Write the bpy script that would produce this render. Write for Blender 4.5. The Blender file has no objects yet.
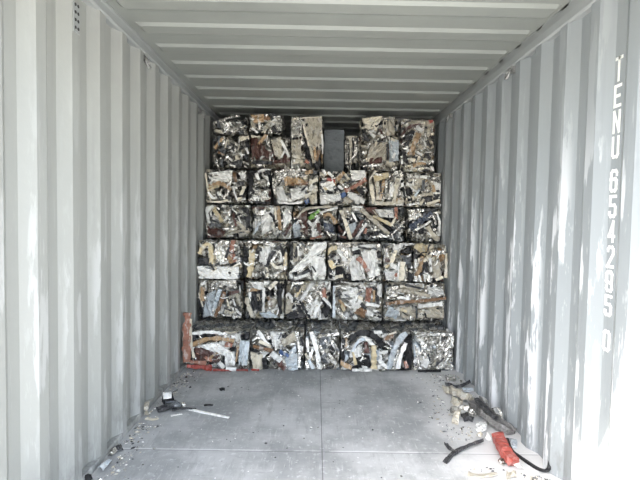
import bpy, bmesh, math, random
from mathutils import Vector, Matrix, noise

S = bpy.context.scene
COL = S.collection
PI = math.pi

# ------------------------------------------------------------------ camera
F = 478.0
CAM = Vector((0, 0, 1.31))
YAW, PITCH, ROLL = math.atan(4 / F), -math.atan(22 / F), 0.0180
RM = (Matrix.Rotation(-YAW, 3, 'Z') @ Matrix.Rotation(PI / 2 + PITCH, 3, 'X') @ Matrix.Rotation(ROLL, 3, 'Z'))
cam = bpy.data.cameras.new('camera')
cam.sensor_fit = 'HORIZONTAL'; cam.sensor_width = 36; cam.lens = F / 640 * 36; cam.clip_start = .05
co = bpy.data.objects.new('camera', cam); COL.objects.link(co)
co.matrix_world = Matrix.Translation(CAM) @ RM.to_4x4()
S.camera = co


def at(px, py, Y):                      # picture point -> place at depth Y
    d = RM @ Vector(((px - 320) / F, -(py - 240) / F, -1))
    return CAM + d * (Y / d.y)


def on_floor(px, py, z=0.0):
    d = RM @ Vector(((px - 320) / F, -(py - 240) / F, -1))
    return CAM + d * ((z - CAM.z) / d.z)


# ------------------------------------------------------------------ materials
def nt(name):
    m = bpy.data.materials.new(name); m.use_nodes = True
    t = m.node_tree; t.nodes.clear()
    o = t.nodes.new('ShaderNodeOutputMaterial'); b = t.nodes.new('ShaderNodeBsdfPrincipled')
    t.links.new(b.outputs[0], o.inputs[0])
    return m, t, b


def nd(t, typ, **kw):
    n = t.nodes.new(typ)
    for k, v in kw.items():
        if k.startswith('i_'):
            n.inputs[k[2:].replace('_', ' ')].default_value = v
        else:
            setattr(n, k, v)
    return n


def mth(t, op, a, b=None, c=None, clamp=False):
    n = t.nodes.new('ShaderNodeMath'); n.operation = op; n.use_clamp = clamp
    for i, v in enumerate((a, b, c)):
        if v is None: continue
        if isinstance(v, (int, float)): n.inputs[i].default_value = v
        else: t.links.new(v, n.inputs[i])
    return n.outputs[0]


def mixc(t, f, a, b):
    n = t.nodes.new('ShaderNodeMix'); n.data_type = 'RGBA'
    for s, v in ((n.inputs[0], f), (n.inputs[6], a), (n.inputs[7], b)):
        if isinstance(v, (int, float)): s.default_value = v
        elif isinstance(v, tuple): s.default_value = (*v, 1) if len(v) == 3 else v
        else: t.links.new(v, s)
    return n.outputs[2]


def ramp(t, f, lo, hi):
    n = t.nodes.new('ShaderNodeMapRange'); n.clamp = True; n.interpolation_type = 'SMOOTHSTEP'
    n.inputs[1].default_value = lo; n.inputs[2].default_value = hi
    t.links.new(f, n.inputs[0])
    return n.outputs[0]


def noise_n(t, vec, scale, detail=4, rough=.55):
    n = nd(t, 'ShaderNodeTexNoise'); n.inputs['Scale'].default_value = scale
    n.inputs['Detail'].default_value = detail; n.inputs['Roughness'].default_value = rough
    t.links.new(vec, n.inputs['Vector'])
    return n.outputs[0]


def vscale(t, vec, sc, loc=(0, 0, 0)):
    n = nd(t, 'ShaderNodeMapping'); n.inputs['Scale'].default_value = sc; n.inputs['Location'].default_value = loc
    t.links.new(vec, n.inputs['Vector'])
    return n.outputs[0]


def bump(t, b, h, strength, dist):
    n = nd(t, 'ShaderNodeBump'); n.inputs['Strength'].default_value = strength; n.inputs['Distance'].default_value = dist
    t.links.new(h, n.inputs['Height']); t.links.new(n.outputs[0], b.inputs['Normal'])


def scrap_mat(name, col, metal=0.0, rough=.45, dirt=.35, crumple=.5, worn=.5):
    m, t, b = nt(name)
    tc = nd(t, 'ShaderNodeTexCoord').outputs['Object']
    n1 = noise_n(t, tc, 16, 4, .6)
    n2 = noise_n(t, vscale(t, tc, (1, 1, .35)), 70, 3)
    d = mth(t, 'MULTIPLY', ramp(t, n1, .47, .72), dirt)
    dc = tuple(c * .3 + .012 for c in col)
    c1 = mixc(t, d, col, dc)
    c2 = mixc(t, mth(t, 'MULTIPLY', ramp(t, n2, .55, .8), .35), c1, tuple(min(1, c * 1.15 + .05) for c in col))
    wear = noise_n(t, vscale(t, tc, (1, 1, .4), (3, 5, 1)), 30, 4, .6)
    c2 = mixc(t, mth(t, 'MULTIPLY', ramp(t, wear, .53, .6), worn), c2, (.66, .65, .62))
    oi = nd(t, 'ShaderNodeObjectInfo').outputs['Random']
    hv = nd(t, 'ShaderNodeHueSaturation')
    t.links.new(c2, hv.inputs['Color'])
    t.links.new(mth(t, 'MULTIPLY_ADD', oi, .4, .8), hv.inputs['Value'])
    grime = mth(t, 'MULTIPLY', mth(t, 'SUBTRACT', 1.0, ramp(t, noise_n(t, tc, 14, 4, .6), .30, .46)), dirt * 1.3)
    t.links.new(mixc(t, grime, hv.outputs[0], (.03, .03, .03)), b.inputs['Base Color'])
    b.inputs['Metallic'].default_value = metal
    t.links.new(mth(t, 'MULTIPLY_ADD', n1, .3, rough - .15), b.inputs['Roughness'])
    rot = nd(t, 'ShaderNodeVectorRotate'); rot.rotation_type = 'Y_AXIS'
    t.links.new(tc, rot.inputs['Vector']); t.links.new(mth(t, 'MULTIPLY', oi, 37.0), rot.inputs['Angle'])
    fold = noise_n(t, vscale(t, rot.outputs[0], (1, 1, .28)), 34, 2, .5)
    ridge = mth(t, 'ABSOLUTE', mth(t, 'SUBTRACT', fold, .5))
    bump(t, b, ridge, min(1, crumple * 1.4), .05)
    return m


M = {
    'alu': scrap_mat('bright_aluminium', (.95, .92, .86), .9, .22, .3, .7),
    'dull': scrap_mat('dull_aluminium', (.56, .54, .49), .85, .28, .4, .7),
    'zinc': scrap_mat('dark_zinc', (.17, .18, .19), .6, .5, .5, .6, 0.25),
    'white': scrap_mat('white_paint', (.91, .90, .86), 0, .3, .14, .5),
    'blueg': scrap_mat('pale_blue_grey_paint', (.60, .655, .69), .1, .4, .3, .5),
    'cream': scrap_mat('cream_paint', (.74, .68, .55), 0, .45, .25, .3),
    'yellow': scrap_mat('yellow_cream_paint', (.68, .57, .36), 0, .45, .2, .35),
    'beige': scrap_mat('beige_paint', (.55, .50, .40), .1, .45, .35, .4),
    'tan': scrap_mat('tan_paint', (.44, .30, .17), 0, .45, .3, .35),
    'brown': scrap_mat('brown_paint', (.23, .13, .065), 0, .45, .3, .35),
    'redbrown': scrap_mat('red_brown_paint', (.095, .042, .032), 0, .42, .35, .4, 0.22),
    'terra': scrap_mat('terracotta_paint', (.40, .19, .13), 0, .5, .3, .35),
    'red': scrap_mat('red_paint', (.38, .075, .055), 0, .45, .35, .35, 0.12),
    'green': scrap_mat('green_paint', (.16, .36, .06), 0, .4, .15, .3),
    'blue': scrap_mat('blue_paint', (.06, .11, .24), 0, .4, .2, .3),
    'navy': scrap_mat('navy_grey_paint', (.06, .075, .11), 0, .4, .3, .4, 0.2),
    'dark': scrap_mat('charcoal_paint', (.035, .035, .038), 0, .5, .3, .4, 0.12),
    'black': scrap_mat('black_rubber', (.012, .012, .013), 0, .6, .2, .3, 0),
    'ash': scrap_mat('ash_grey_paint', (.21, .20, .19), .1, .5, .4, .4, .15),
    'slate': scrap_mat('slate_grey_sheet', (.16, .18, .19), .1, .55, .3, .15, 0),
}
WORD = dict(alu='bright aluminium', dull='dull aluminium', zinc='dark zinc', white='white', blueg='pale blue grey', cream='cream',
            yellow='yellowish cream', beige='beige', tan='tan', brown='brown', redbrown='red brown', terra='terracotta',
            red='red', green='green', blue='blue', navy='navy', dark='charcoal', black='black', slate='slate grey', ash='ash grey')


def wall_mat(name, col, inner_x, sgn, scuff):
    m, t, b = nt(name)
    p = nd(t, 'ShaderNodeNewGeometry').outputs['Position']
    sp = nd(t, 'ShaderNodeSeparateXYZ'); t.links.new(p, sp.inputs[0])
    x, y, z = sp.outputs
    streak = noise_n(t, vscale(t, p, (3, 9, .6)), 1.6, 6, .6)
    blot = noise_n(t, p, 2.3, 4)
    c = mixc(t, mth(t, 'MULTIPLY', ramp(t, streak, .5, .78), .28), col, tuple(v * .66 for v in col))
    c = mixc(t, mth(t, 'MULTIPLY', ramp(t, blot, .5, .75), .22), c, tuple(min(1, v * 1.2) for v in col))
    # scrapes along the crests of the corrugation, mostly on the lower half
    depth = mth(t, 'ABSOLUTE', mth(t, 'SUBTRACT', x, inner_x))
    crest = mth(t, 'SUBTRACT', 1.0, ramp(t, depth, .010, .034))
    sc = noise_n(t, vscale(t, p, (6, 7, 1.1), (4, sgn * 3, 1)), 1.7, 7, .62)
    hz = mth(t, 'SUBTRACT', 1.0, ramp(t, z, .9, 2.0))
    sm = mth(t, 'MULTIPLY', mth(t, 'MULTIPLY', ramp(t, sc, .51, .57), crest), mth(t, 'MULTIPLY_ADD', hz, .8, .1))
    sc2 = noise_n(t, vscale(t, p, (6, 12, 2.2), (1, sgn, 7)), 2.3, 6, .66)
    sm2 = mth(t, 'MULTIPLY', ramp(t, sc2, .57, .65), mth(t, 'MULTIPLY', hz, .3))
    c = mixc(t, mth(t, 'MULTIPLY', mth(t, 'MAXIMUM', sm, sm2), scuff), c, (.84, .85, .86))
    # dust and dark scuffing at the foot
    dk = noise_n(t, vscale(t, p, (6, 8, 3)), 2.0, 6, .65)
    ft = mth(t, 'SUBTRACT', 1.0, ramp(t, z, .02, .35))
    c = mixc(t, mth(t, 'MULTIPLY', mth(t, 'MULTIPLY', ramp(t, dk, .48, .62), ft), .45), c, (.16, .16, .15))
    t.links.new(c, b.inputs['Base Color'])
    b.inputs['Roughness'].default_value = .48
    bump(t, b, noise_n(t, p, 9, 4), .12, .02)
    return m


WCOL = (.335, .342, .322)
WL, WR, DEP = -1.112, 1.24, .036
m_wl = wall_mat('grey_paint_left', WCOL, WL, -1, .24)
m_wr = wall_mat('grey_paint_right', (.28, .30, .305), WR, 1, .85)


def plain_paint(name, col, var=.2, rough=.5):
    m, t, b = nt(name)
    p = nd(t, 'ShaderNodeNewGeometry').outputs['Position']
    n = noise_n(t, p, 3.0, 6, .6)
    c = mixc(t, mth(t, 'MULTIPLY', ramp(t, n, .45, .75), var), col, tuple(v * .6 for v in col))
    t.links.new(c, b.inputs['Base Color']); b.inputs['Roughness'].default_value = rough
    return m


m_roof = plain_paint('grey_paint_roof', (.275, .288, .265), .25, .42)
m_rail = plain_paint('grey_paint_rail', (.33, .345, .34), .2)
m_steel = scrap_mat('worn_steel', (.35, .35, .34), .6, .45, .5, .2)
m_hole = plain_paint('vent_hole_black', (.02, .02, .02), 0)


def floor_mat():
    m, t, b = nt('dusty_grey_floor')
    p = nd(t, 'ShaderNodeNewGeometry').outputs['Position']
    sp = nd(t, 'ShaderNodeSeparateXYZ'); t.links.new(p, sp.inputs[0])
    x, y, z = sp.outputs
    n1 = noise_n(t, p, 2.2, 7, .62)
    n2 = noise_n(t, vscale(t, p, (9, 1.6, 1)), 2.0, 6, .65)
    n3 = noise_n(t, p, 26, 5, .7)
    c = mixc(t, ramp(t, n1, .36, .64), (.33, .338, .335), (.52, .525, .52))
    c = mixc(t, mth(t, 'MULTIPLY', ramp(t, n2, .5, .68), .45), c, (.27, .275, .27))
    scr = noise_n(t, vscale(t, p, (26, 2.2, 1), (3, 1, 0)), 2.4, 5, .7)
    c = mixc(t, mth(t, 'MULTIPLY', ramp(t, scr, .58, .66), .42), c, (.68, .68, .66))
    c = mixc(t, mth(t, 'MULTIPLY', ramp(t, noise_n(t, vscale(t, p, (2.5, 14, 1), (8, 2, 0)), 2.2, 5, .7), .6, .68), .4), c, (.22, .22, .22))
    c = mixc(t, mth(t, 'MULTIPLY', ramp(t, n3, .55, .68), .6), c, (.68, .70, .69))
    c = mixc(t, mth(t, 'MULTIPLY', ramp(t, noise_n(t, p, 60, 4, .7), .62, .7), .5), c, (.14, .14, .14))
    # pale dust swept against the right wall and towards the doorway
    w = mth(t, 'ADD', x, mth(t, 'MULTIPLY_ADD', n1, .7, -.35))
    c = mixc(t, mth(t, 'MULTIPLY', ramp(t, w, .55, 1.0), .8), c, (.74, .73, .71))
    c = mixc(t, mth(t, 'MULTIPLY', mth(t, 'SUBTRACT', 1.0, ramp(t, w, -1.15, -.95)), .3), c, (.5, .48, .45))
    # sheet joints: long middle joint, cross joint near the doorway
    jm = mth(t, 'SUBTRACT', 1.0, ramp(t, mth(t, 'ABSOLUTE', mth(t, 'SUBTRACT', x, .055)), .0012, .0045))
    c = mixc(t, mth(t, 'MULTIPLY', jm, .62), c, (.06, .06, .065))
    jx = mth(t, 'SUBTRACT', 1.0, ramp(t, mth(t, 'ABSOLUTE', mth(t, 'SUBTRACT', mth(t, 'MULTIPLY_ADD', n3, .02, y), 2.64)), .004, .012))
    c = mixc(t, mth(t, 'MULTIPLY', mth(t, 'MULTIPLY', jx, ramp(t, n1, .38, .5)), .7), c, (.78, .78, .77))
    jd = mth(t, 'SUBTRACT', 1.0, ramp(t, mth(t, 'ABSOLUTE', mth(t, 'SUBTRACT', y, 2.622)), .002, .006))
    c = mixc(t, mth(t, 'MULTIPLY', jd, .5), c, (.1, .1, .1))
    t.links.new(c, b.inputs['Base Color']); b.inputs['Roughness'].default_value = .75
    h = mth(t, 'ADD', mth(t, 'MULTIPLY', n3, .5), mth(t, 'MULTIPLY', n2, .6))
    bump(t, b, h, .35, .01)
    return m


m_floor = floor_mat()
m_ground = plain_paint('pale_concrete', (.50, .49, .46), .25, .85)

# ------------------------------------------------------------------ object helpers


def link(name, me, parent=None, mats=()):
    o = bpy.data.objects.new(name, me); COL.objects.link(o)
    for m in mats: me.materials.append(m)
    if parent: o.parent = parent
    return o


def mesh(name, verts, faces, parent=None, mats=(), midx=None, smooth=False):
    me = bpy.data.meshes.new(name)
    me.from_pydata([tuple(v) for v in verts], [], faces)
    if midx: me.polygons.foreach_set('material_index', midx)
    if smooth: me.polygons.foreach_set('use_smooth', [True] * len(faces))
    me.update()
    return link(name, me, parent, mats)


def empty(name, loc):
    o = bpy.data.objects.new(name, None); COL.objects.link(o); o.location = loc; o.empty_display_size = .1
    return o


def tag(o, label, cat, group=None, kind=None):
    o['label'] = label; o['category'] = cat
    if group: o['group'] = group
    if kind: o['kind'] = kind
    return o


def struct(o, label=None, cat=None):
    o['kind'] = 'structure'
    if label: o['label'] = label
    if cat: o['category'] = cat
    return o


def box_mesh(x0, x1, y0, y1, z0, z1):
    v = [(x, y, z) for x in (x0, x1) for y in (y0, y1) for z in (z0, z1)]
    f = [(0, 1, 3, 2), (4, 6, 7, 5), (0, 4, 5, 1), (2, 3, 7, 6), (0, 2, 6, 4), (1, 5, 7, 3)]
    return v, f


# ------------------------------------------------------------------ the container
DOOR, BACK = 1.15, 6.98
H = 2.405
RAILZ = 2.315


def corrugated(name, inner, sgn, phase, mat, label):
    """side wall: outer flat, slope facing the doorway, inner flat, slope away"""
    ys = []
    y = phase - .278 * 12
    while y < BACK + .3:
        ys += [(y, 1), (y + .068, 0), (y + .138, 0), (y + .206, 1)]
        y += .278
    pts = [(DOOR + .14, 1)] + [q for q in ys if DOOR + .16 < q[0] < BACK] + [(BACK, 1)]
    zs = [0, .25, .5, 1.0, 1.5, 2.0, H]
    th = .004
    v, f = [], []
    n = len(pts)
    for layer in (0, 1):
        for z in zs:
            for (yy, o) in pts:
                v.append((inner + sgn * (o * DEP + layer * th), yy, z))
    k = len(zs)
    L = n * k
    for j in range(k - 1):
        for i in range(n - 1):
            a = j * n + i
            q = (a, a + 1, a + n + 1, a + n)
            q2 = tuple(x + L for x in q)
            f += [q if sgn < 0 else q[::-1], q2[::-1] if sgn < 0 else q2]
    o = mesh(name, v, f, None, [mat])
    return struct(o, label, 'wall')


corrugated('wall_left', WL, -1, 1.85, m_wl, 'left corrugated light grey steel wall of the container')
corrugated('wall_right', WR, 1, 2.083, m_wr, 'right corrugated light grey steel wall of the container')

# back wall, same corrugation running across
v, f = [], []
xs = []
x = WL - .04
while x < WR + .05:
    xs += [(x, 0), (x + .07, 0), (x + .138, 1), (x + .21, 1)]
    x += .278
xs = [q for q in xs if q[0] < WR + .04]
for z in (0, H):
    for (xx, o) in xs: v.append((xx, BACK + o * .03, z))
n = len(xs)
f = [(i, i + 1, i + n + 1, i + n) for i in range(n - 1)]
struct(mesh('wall_back', v, f, None, [m_rail]), 'corrugated grey end wall behind the bales', 'wall')

struct(mesh('floor', *box_mesh(WL - DEP - .004, WR + DEP + .004, DOOR, BACK + .03, -.03, 0), None, [m_floor]),
       'dusty grey container floor with a middle joint', 'floor')

# roof: pressed ribs, each with a short face towards the doorway
ys = []
y = 2.445 - .334 * 4
while y < BACK - .05:
    if y > DOOR + .05:
        ys += [(y, 0), (y + .018, 1), (y + .125, 1), (y + .18, 0)]
    y += .334
ys = [(DOOR + .02, 0)] + ys + [(BACK, 0)]
xs = [(WL - .05, 0), (WL + .06, 0), (WL + .085, 1), (WL + .4, 1), (.05, 1), (WR - .4, 1), (WR - .04, 1), (WR - .015, 0), (WR + .05, 0)]
v, f = [], []
for (yy, a) in ys:
    for (xx, b_) in xs:
        v.append((xx, yy, H - .016 * a * b_))
n = len(xs)
for j in range(len(ys) - 1):
    for i in range(n - 1):
        a = j * n + i
        f.append((a, a + n, a + n + 1, a + 1))
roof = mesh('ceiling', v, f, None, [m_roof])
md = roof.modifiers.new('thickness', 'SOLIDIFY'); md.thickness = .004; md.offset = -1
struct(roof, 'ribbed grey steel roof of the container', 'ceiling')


def prism(name, prof, y0, y1, mat):      # profile (x,z) run along y
    n = len(prof)
    v = [(x, y0, z) for x, z in prof] + [(x, y1, z) for x, z in prof]
    f = [tuple(range(n))[::-1], tuple(range(n, 2 * n))]
    f += [(i, (i + 1) % n, (i + 1) % n + n, i + n) for i in range(n)]
    return mesh(name, v, f, None, [mat])


for k, (w, s) in enumerate(((WL, -1), (WR, 1))):
    rz = RAILZ + (.02 if s < 0 else -.012)
    pr = [(w + s * .06, rz), (w + s * .004, rz), (w - s * .006, rz + .01), (w - s * .006, rz + .05),
          (w - s * .010 if s < 0 else w, H - .012), (w - s * .010 if s < 0 else w, H + .004), (w + s * .06, H + .004)]
    struct(prism('trim_%d' % (k + 1), pr, DOOR + .05, BACK, m_rail), 'top side rail along the %s wall' % ('left' if s < 0 else 'right'), 'rail')
    if s < 0:
        pr = [(w + s * .04, 0), (w - s * .004, 0), (w - s * .004, .022), (w + s * .001, .034), (w + s * .04, .034)]
        struct(prism('trim_7', pr, DOOR + .14, BACK, m_wl), 'low ledge along the foot of the left wall', 'rail')
    # door post
    struct(prism('trim_%d' % (k + 3), [(w - s * .0, -.15), (w + s * .12, -.15), (w + s * .12, H + .09), (w - s * .0, H + .09)], DOOR - .02, DOOR + .14, m_rail),
           '%s door post of the container' % ('left' if s < 0 else 'right'), 'post')
struct(mesh('trim_5', *box_mesh(WL, WR, DOOR - .02, DOOR + .06, RAILZ - .03, H + .09), None, [m_rail]), 'header beam over the open doorway', 'beam')
struct(mesh('trim_6', *box_mesh(WL, WR, DOOR - .02, DOOR, -.15, 0), None, [m_rail]), 'sill of the open doorway', 'sill')
gz = -.16
struct(mesh('ground', [(-40, -60, gz), (40, -60, gz), (40, 30, gz), (-40, 30, gz)], [(0, 1, 2, 3)], None, [m_ground]), 'pale concrete yard outside the doorway', 'ground')

# lettering painted down the right wall
m_letter = plain_paint('stencil_white', (.86, .85, .80), .12, .55)
GL = {
    'T': [[(0, 1), (1, 1)], [(.5, 1), (.5, 0)]],
    'E': [[(1, 1), (0, 1), (0, 0), (1, 0)], [(0, .5), (.8, .5)]],
    'N': [[(0, 0), (0, 1), (1, 0), (1, 1)]],
    'U': [[(0, 1), (0, .12), (.2, 0), (.8, 0), (1, .12), (1, 1)]],
    '6': [[(1, .8), (1, .9), (.8, 1), (.2, 1), (0, .9), (0, .1), (.2, 0), (.8, 0), (1, .1), (1, .5), (.8, .58), (0, .58)]],
    '5': [[(1, 1), (0, 1), (0, .55), (.8, .55), (1, .45), (1, .1), (.8, 0), (.2, 0), (0, .1), (0, .18)]],
    '4': [[(.75, 0), (.75, 1), (0, .25), (1, .25)]],
    '2': [[(0, .82), (0, .9), (.2, 1), (.8, 1), (1, .9), (1, .65), (0, 0), (1, 0)]],
    '9': [[(0, .2), (0, .1), (.2, 0), (.8, 0), (1, .1), (1, .9), (.8, 1), (.2, 1), (0, .9), (0, .52), (.2, .44), (1, .44)]],
    '0': [[(0, .1), (0, .9), (.2, 1), (.8, 1), (1, .9), (1, .1), (.8, 0), (.2, 0), (0, .1)]],
}


def glyph(ch, w, h, sw):
    v, f = [], []
    for pl in GL[ch]:
        for q_, (a, b_) in enumerate(zip(pl[:-1], pl[1:])):
            A = Vector((a[0] * w, a[1] * h)); B = Vector((b_[0] * w, b_[1] * h))
            d = (B - A).normalized(); nn = Vector((-d.y, d.x)) * sw / 2
            A2, B2 = A - d * sw / 2, B + d * sw / 2
            k = len(v)
            for x in (0, -.0012 - .0003 * q_):
                for q in (A2 + nn, A2 - nn, B2 - nn, B2 + nn):
                    v.append((x, -q.x, q.y))
            f += [(k + 4, k + 5, k + 6, k + 7), (k, k + 3, k + 2, k + 1)]
            f += [(k + i, k + (i + 1) % 4, k + 4 + (i + 1) % 4, k + 4 + i) for i in range(4)]
    return v, f


YT = 2.070
num = empty('container_number', (WR + DEP - .0015, YT, .77))
tag(num, 'white stencilled container number running down the right wall', 'lettering')
for ch, y0, y1 in (('T', 56, 81), ('E', 84, 107), ('N', 110, 133), ('U', 136, 158), ('6', 169.5, 192), ('5', 195, 217.5), ('4', 220.5, 242.5),
                   ('2', 246, 268), ('9', 271, 292), ('5', 295, 316), ('0', 330.5, 351)):
    za, zb = at(613, y1, YT - .02).z, at(613, y0, YT - .02).z
    vv, ff = glyph(ch, .037, zb - za - .012, .0135)
    o = mesh('letter' if ch.isalpha() else 'digit', vv, ff, num, [m_letter])
    o.location = (0, 0, za + .006 - .77)

# air vent with two rows of holes high on the left wall
yv = 1.85 + .278 + .104
zc = at(72, 17, yv).z
vent = empty('air_vent', (WL, yv, zc))
tag(vent, 'small perforated air vent high on the left wall', 'vent')
vplate = mesh('vent_plate', *box_mesh(0, .004, -.028, .028, -.07, .06), vent, [m_rail])
for i in range(2):
    for j in range(4):
        bm = bmesh.new()
        bmesh.ops.create_cone(bm, cap_ends=True, segments=12, radius1=.0075, radius2=.0075, depth=.003)
        bmesh.ops.rotate(bm, verts=bm.verts, matrix=Matrix.Rotation(PI / 2, 3, 'Y'))
        bmesh.ops.translate(bm, verts=bm.verts, vec=(.0045, -.012 + .024 * i, -.05 + .034 * j))
        me = bpy.data.meshes.new('vent_hole'); bm.to_mesh(me); bm.free()
        link('vent_hole', me, vplate, [m_hole])


def ring(px, py, side, label):
    w = WL if side < 0 else WR
    d = RM @ Vector(((px - 320) / F, -(py - 240) / F, -1))
    p = CAM + d * ((w - side * .004) / d.x)
    r = empty('lashing_ring', (p.x, p.y, p.z))
    tag(r, label, 'lashing ring', 'lashing rings under the top rails')
    mesh('bracket', *box_mesh(min(0, side * .03), max(0, side * .03), -.016, .016, -.012, .03), r, [m_steel])
    bm = bmesh.new()
    R, r2, ns, ms = .030, .0075, 20, 8
    vs = [[bm.verts.new(((0, 0, 0))) for _ in range(ms)] for _ in range(ns)]
    for i in range(ns):
        a = 2 * PI * i / ns
        for j in range(ms):
            b_ = 2 * PI * j / ms
            q = R + r2 * math.cos(b_)
            vs[i][j].co = (-side * (.010 + r2 * math.sin(b_) + .010 * (1 - math.sin(a))), q * math.cos(a), q * math.sin(a) - .02)
    for i in range(ns):
        for j in range(ms):
            bm.faces.new((vs[i][j], vs[(i + 1) % ns][j], vs[(i + 1) % ns][(j + 1) % ms], vs[i][(j + 1) % ms]))
    bmesh.ops.recalc_face_normals(bm, faces=bm.faces)
    me = bpy.data.meshes.new('ring'); bm.to_mesh(me); bm.free()
    link('ring', me, r, [m_steel])


ring(145, 60, -1, 'steel lashing ring high on the left wall, nearer the doorway')
ring(201, 112, -1, 'steel lashing ring high on the left wall, beside the topmost bales')
ring(511, 71, 1, 'steel lashing ring high on the right wall, nearer the doorway')
ring(450, 116, 1, 'steel lashing ring high on the right wall, beside the topmost bales')

# ------------------------------------------------------------------ scrap pieces
rnd = random.Random(7)


def vor(x, y, z):
    d, p = noise.voronoi(Vector((x, y, z)), distance_metric='DISTANCE', exponent=2.5)
    return d, p


def crum(x, y, z, k):
    d, _ = vor(x * k, y * k, z * k)
    d2, _ = vor(x * k * 2.3 + 9, y * k * 2.3, z * k * 2.3)
    return d[0] * .65 + d2[0] * .35          # 0..~1


def folds(u, v, w, k):
    """long creases: ridged noise drawn out along v, with some sharp facets"""
    a = 1 - abs(noise.noise(Vector((u * k, v * k * .3, w)))) * 2.2
    b = 1 - abs(noise.noise(Vector((u * k * 2.1 + 7, v * k * .8, w + 3)))) * 2.2
    d, _ = vor(u * k * .8 + 3, v * k * .4, w)
    return .5 * a + .22 * b + .28 * (1 - d[0])


def resample(pts, step):
    out = [pts[0]]
    for a, b_ in zip(pts[:-1], pts[1:]):
        n = max(1, int((b_ - a).length / step))
        for i in range(1, n + 1): out.append(a.lerp(b_, i / n))
    return out


def smooth_pts(pts):
    if len(pts) < 3: return pts
    for _ in range(2):
        q = [pts[0]]
        for a, b_ in zip(pts[:-1], pts[1:]):
            q += [a.lerp(b_, .25), a.lerp(b_, .75)]
        q.append(pts[-1]); pts = q
    return pts


def sweep(pts, w, prof, face=Vector((0, -1, 0)), dent=.2, twist=0.0, rs=None):
    """strip of sheet or hollow profile along pts, its broad side turned to `face`"""
    rs = rs or rnd
    pts = resample(smooth_pts(pts), .012)
    t_ = .0035
    h = {'flat': t_, 'chan': w * .45, 'box': w * .6, 'angle': w * .6}[prof]
    if prof in ('flat', 'box'):
        pf = [(-.5, 0), (-.17, .06), (.17, .06), (.5, 0), (.5, -h / w), (-.5, -h / w)]
    elif prof == 'chan':
        e = t_ / w
        pf = [(-.5, .22), (-.5 + e, .22), (-.5 + e, 0), (.5 - e, 0), (.5 - e, .22), (.5, .22), (.5, -.25), (-.5, -.25)]
    else:
        e = t_ / w
        pf = [(-.5, 0), (.5 - e, 0), (.5 - e, .4), (.5, .4), (.5, -.3), (-.5, -.3)]
    v, f = [], []
    n = len(pf); m_ = len(pts)
    ph = rs.uniform(0, 50)
    for i, p in enumerate(pts):
        a = pts[max(0, i - 1)]; b_ = pts[min(m_ - 1, i + 1)]
        d = (b_ - a); d = d.normalized() if d.length > 1e-6 else Vector((1, 0, 0))
        fn = face - d * face.dot(d)
        fn = fn.normalized() if fn.length > 1e-3 else Vector((0, 0, 1))
        s = d.cross(fn)
        tw = twist * (i / max(1, m_ - 1) - .5)
        s, fn = s * math.cos(tw) + fn * math.sin(tw), fn * math.cos(tw) - s * math.sin(tw)
        ww = w * (1 + dent * .8 * noise.noise(Vector((i * .35, ph, 0))))
        off = fn * (dent * w * .5 * noise.noise(Vector((i * .5, ph, 3))))
        for (q, r) in pf: v.append(p + s * (q * ww) + fn * (r * ww) + off)
    for i in range(m_ - 1):
        for j in range(n):
            a, b_ = i * n + j, i * n + (j + 1) % n
            f.append((a, b_, b_ + n, a + n))
    f.append(tuple(range(n))[::-1]); f.append(tuple(range((m_ - 1) * n, m_ * n)))
    return v, f


def sheet(c, depth, amp=.02, k=16, bulge=.015, skirt=.03, res=.0085, seed=0.0, rag=.006, face=Vector((0, -1, 0))):
    """crumpled sheet over four corner points, turned-back edges"""
    a, b_, c_, d = c
    nu = max(4, int(max((b_ - a).length, (c_ - d).length) / res)); nv = max(4, int(max((d - a).length, (c_ - b_).length) / res))
    lu, lv = (b_ - a), (d - a)
    L_ = lu if lu.length > lv.length else lv
    th_ = math.atan2(L_.x, L_.z if abs(face.y) > .5 else L_.y) + .5 * math.sin(seed * 7)
    cs_, sn_ = math.cos(th_), -math.sin(th_)
    v, f = [], []
    idx = {}
    for j in range(nv + 1):
        for i in range(nu + 1):
            u, w = i / nu, j / nv
            p = a.lerp(b_, u).lerp(d.lerp(c_, u), w)
            e = min(u, 1 - u, w, 1 - w)
            q = p.copy()
            q += face * (bulge * (1 - (2 * u - 1) ** 2) * (1 - (2 * w - 1) ** 2))
            g = p.z if abs(face.y) > .5 else p.y
            q += face * (amp * (folds(p.x * cs_ + g * sn_, g * cs_ - p.x * sn_, seed, k) - .55) * 2)
            if e < 1e-6:
                q += Vector((noise.noise(Vector((p.x * 60 + seed, p.z * 60, 1))), 0, noise.noise(Vector((p.x * 60, p.z * 60 + seed, 5))))) * rag
            idx[i, j] = len(v); v.append(q)
    for j in range(nv):
        for i in range(nu):
            f.append((idx[i, j], idx[i, j + 1], idx[i + 1, j + 1], idx[i + 1, j]))
    loop = [idx[i, 0] for i in range(nu)] + [idx[nu, j] for j in range(nv)] + [idx[i, nv] for i in range(nu, 0, -1)] + [idx[0, j] for j in range(nv, 0, -1)]
    base = len(v)
    for q in loop: v.append(v[q] - face * skirt)
    n = len(loop)
    f += [(loop[i], loop[(i + 1) % n], base + (i + 1) % n, base + i) for i in range(n)]
    return v, f


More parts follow.
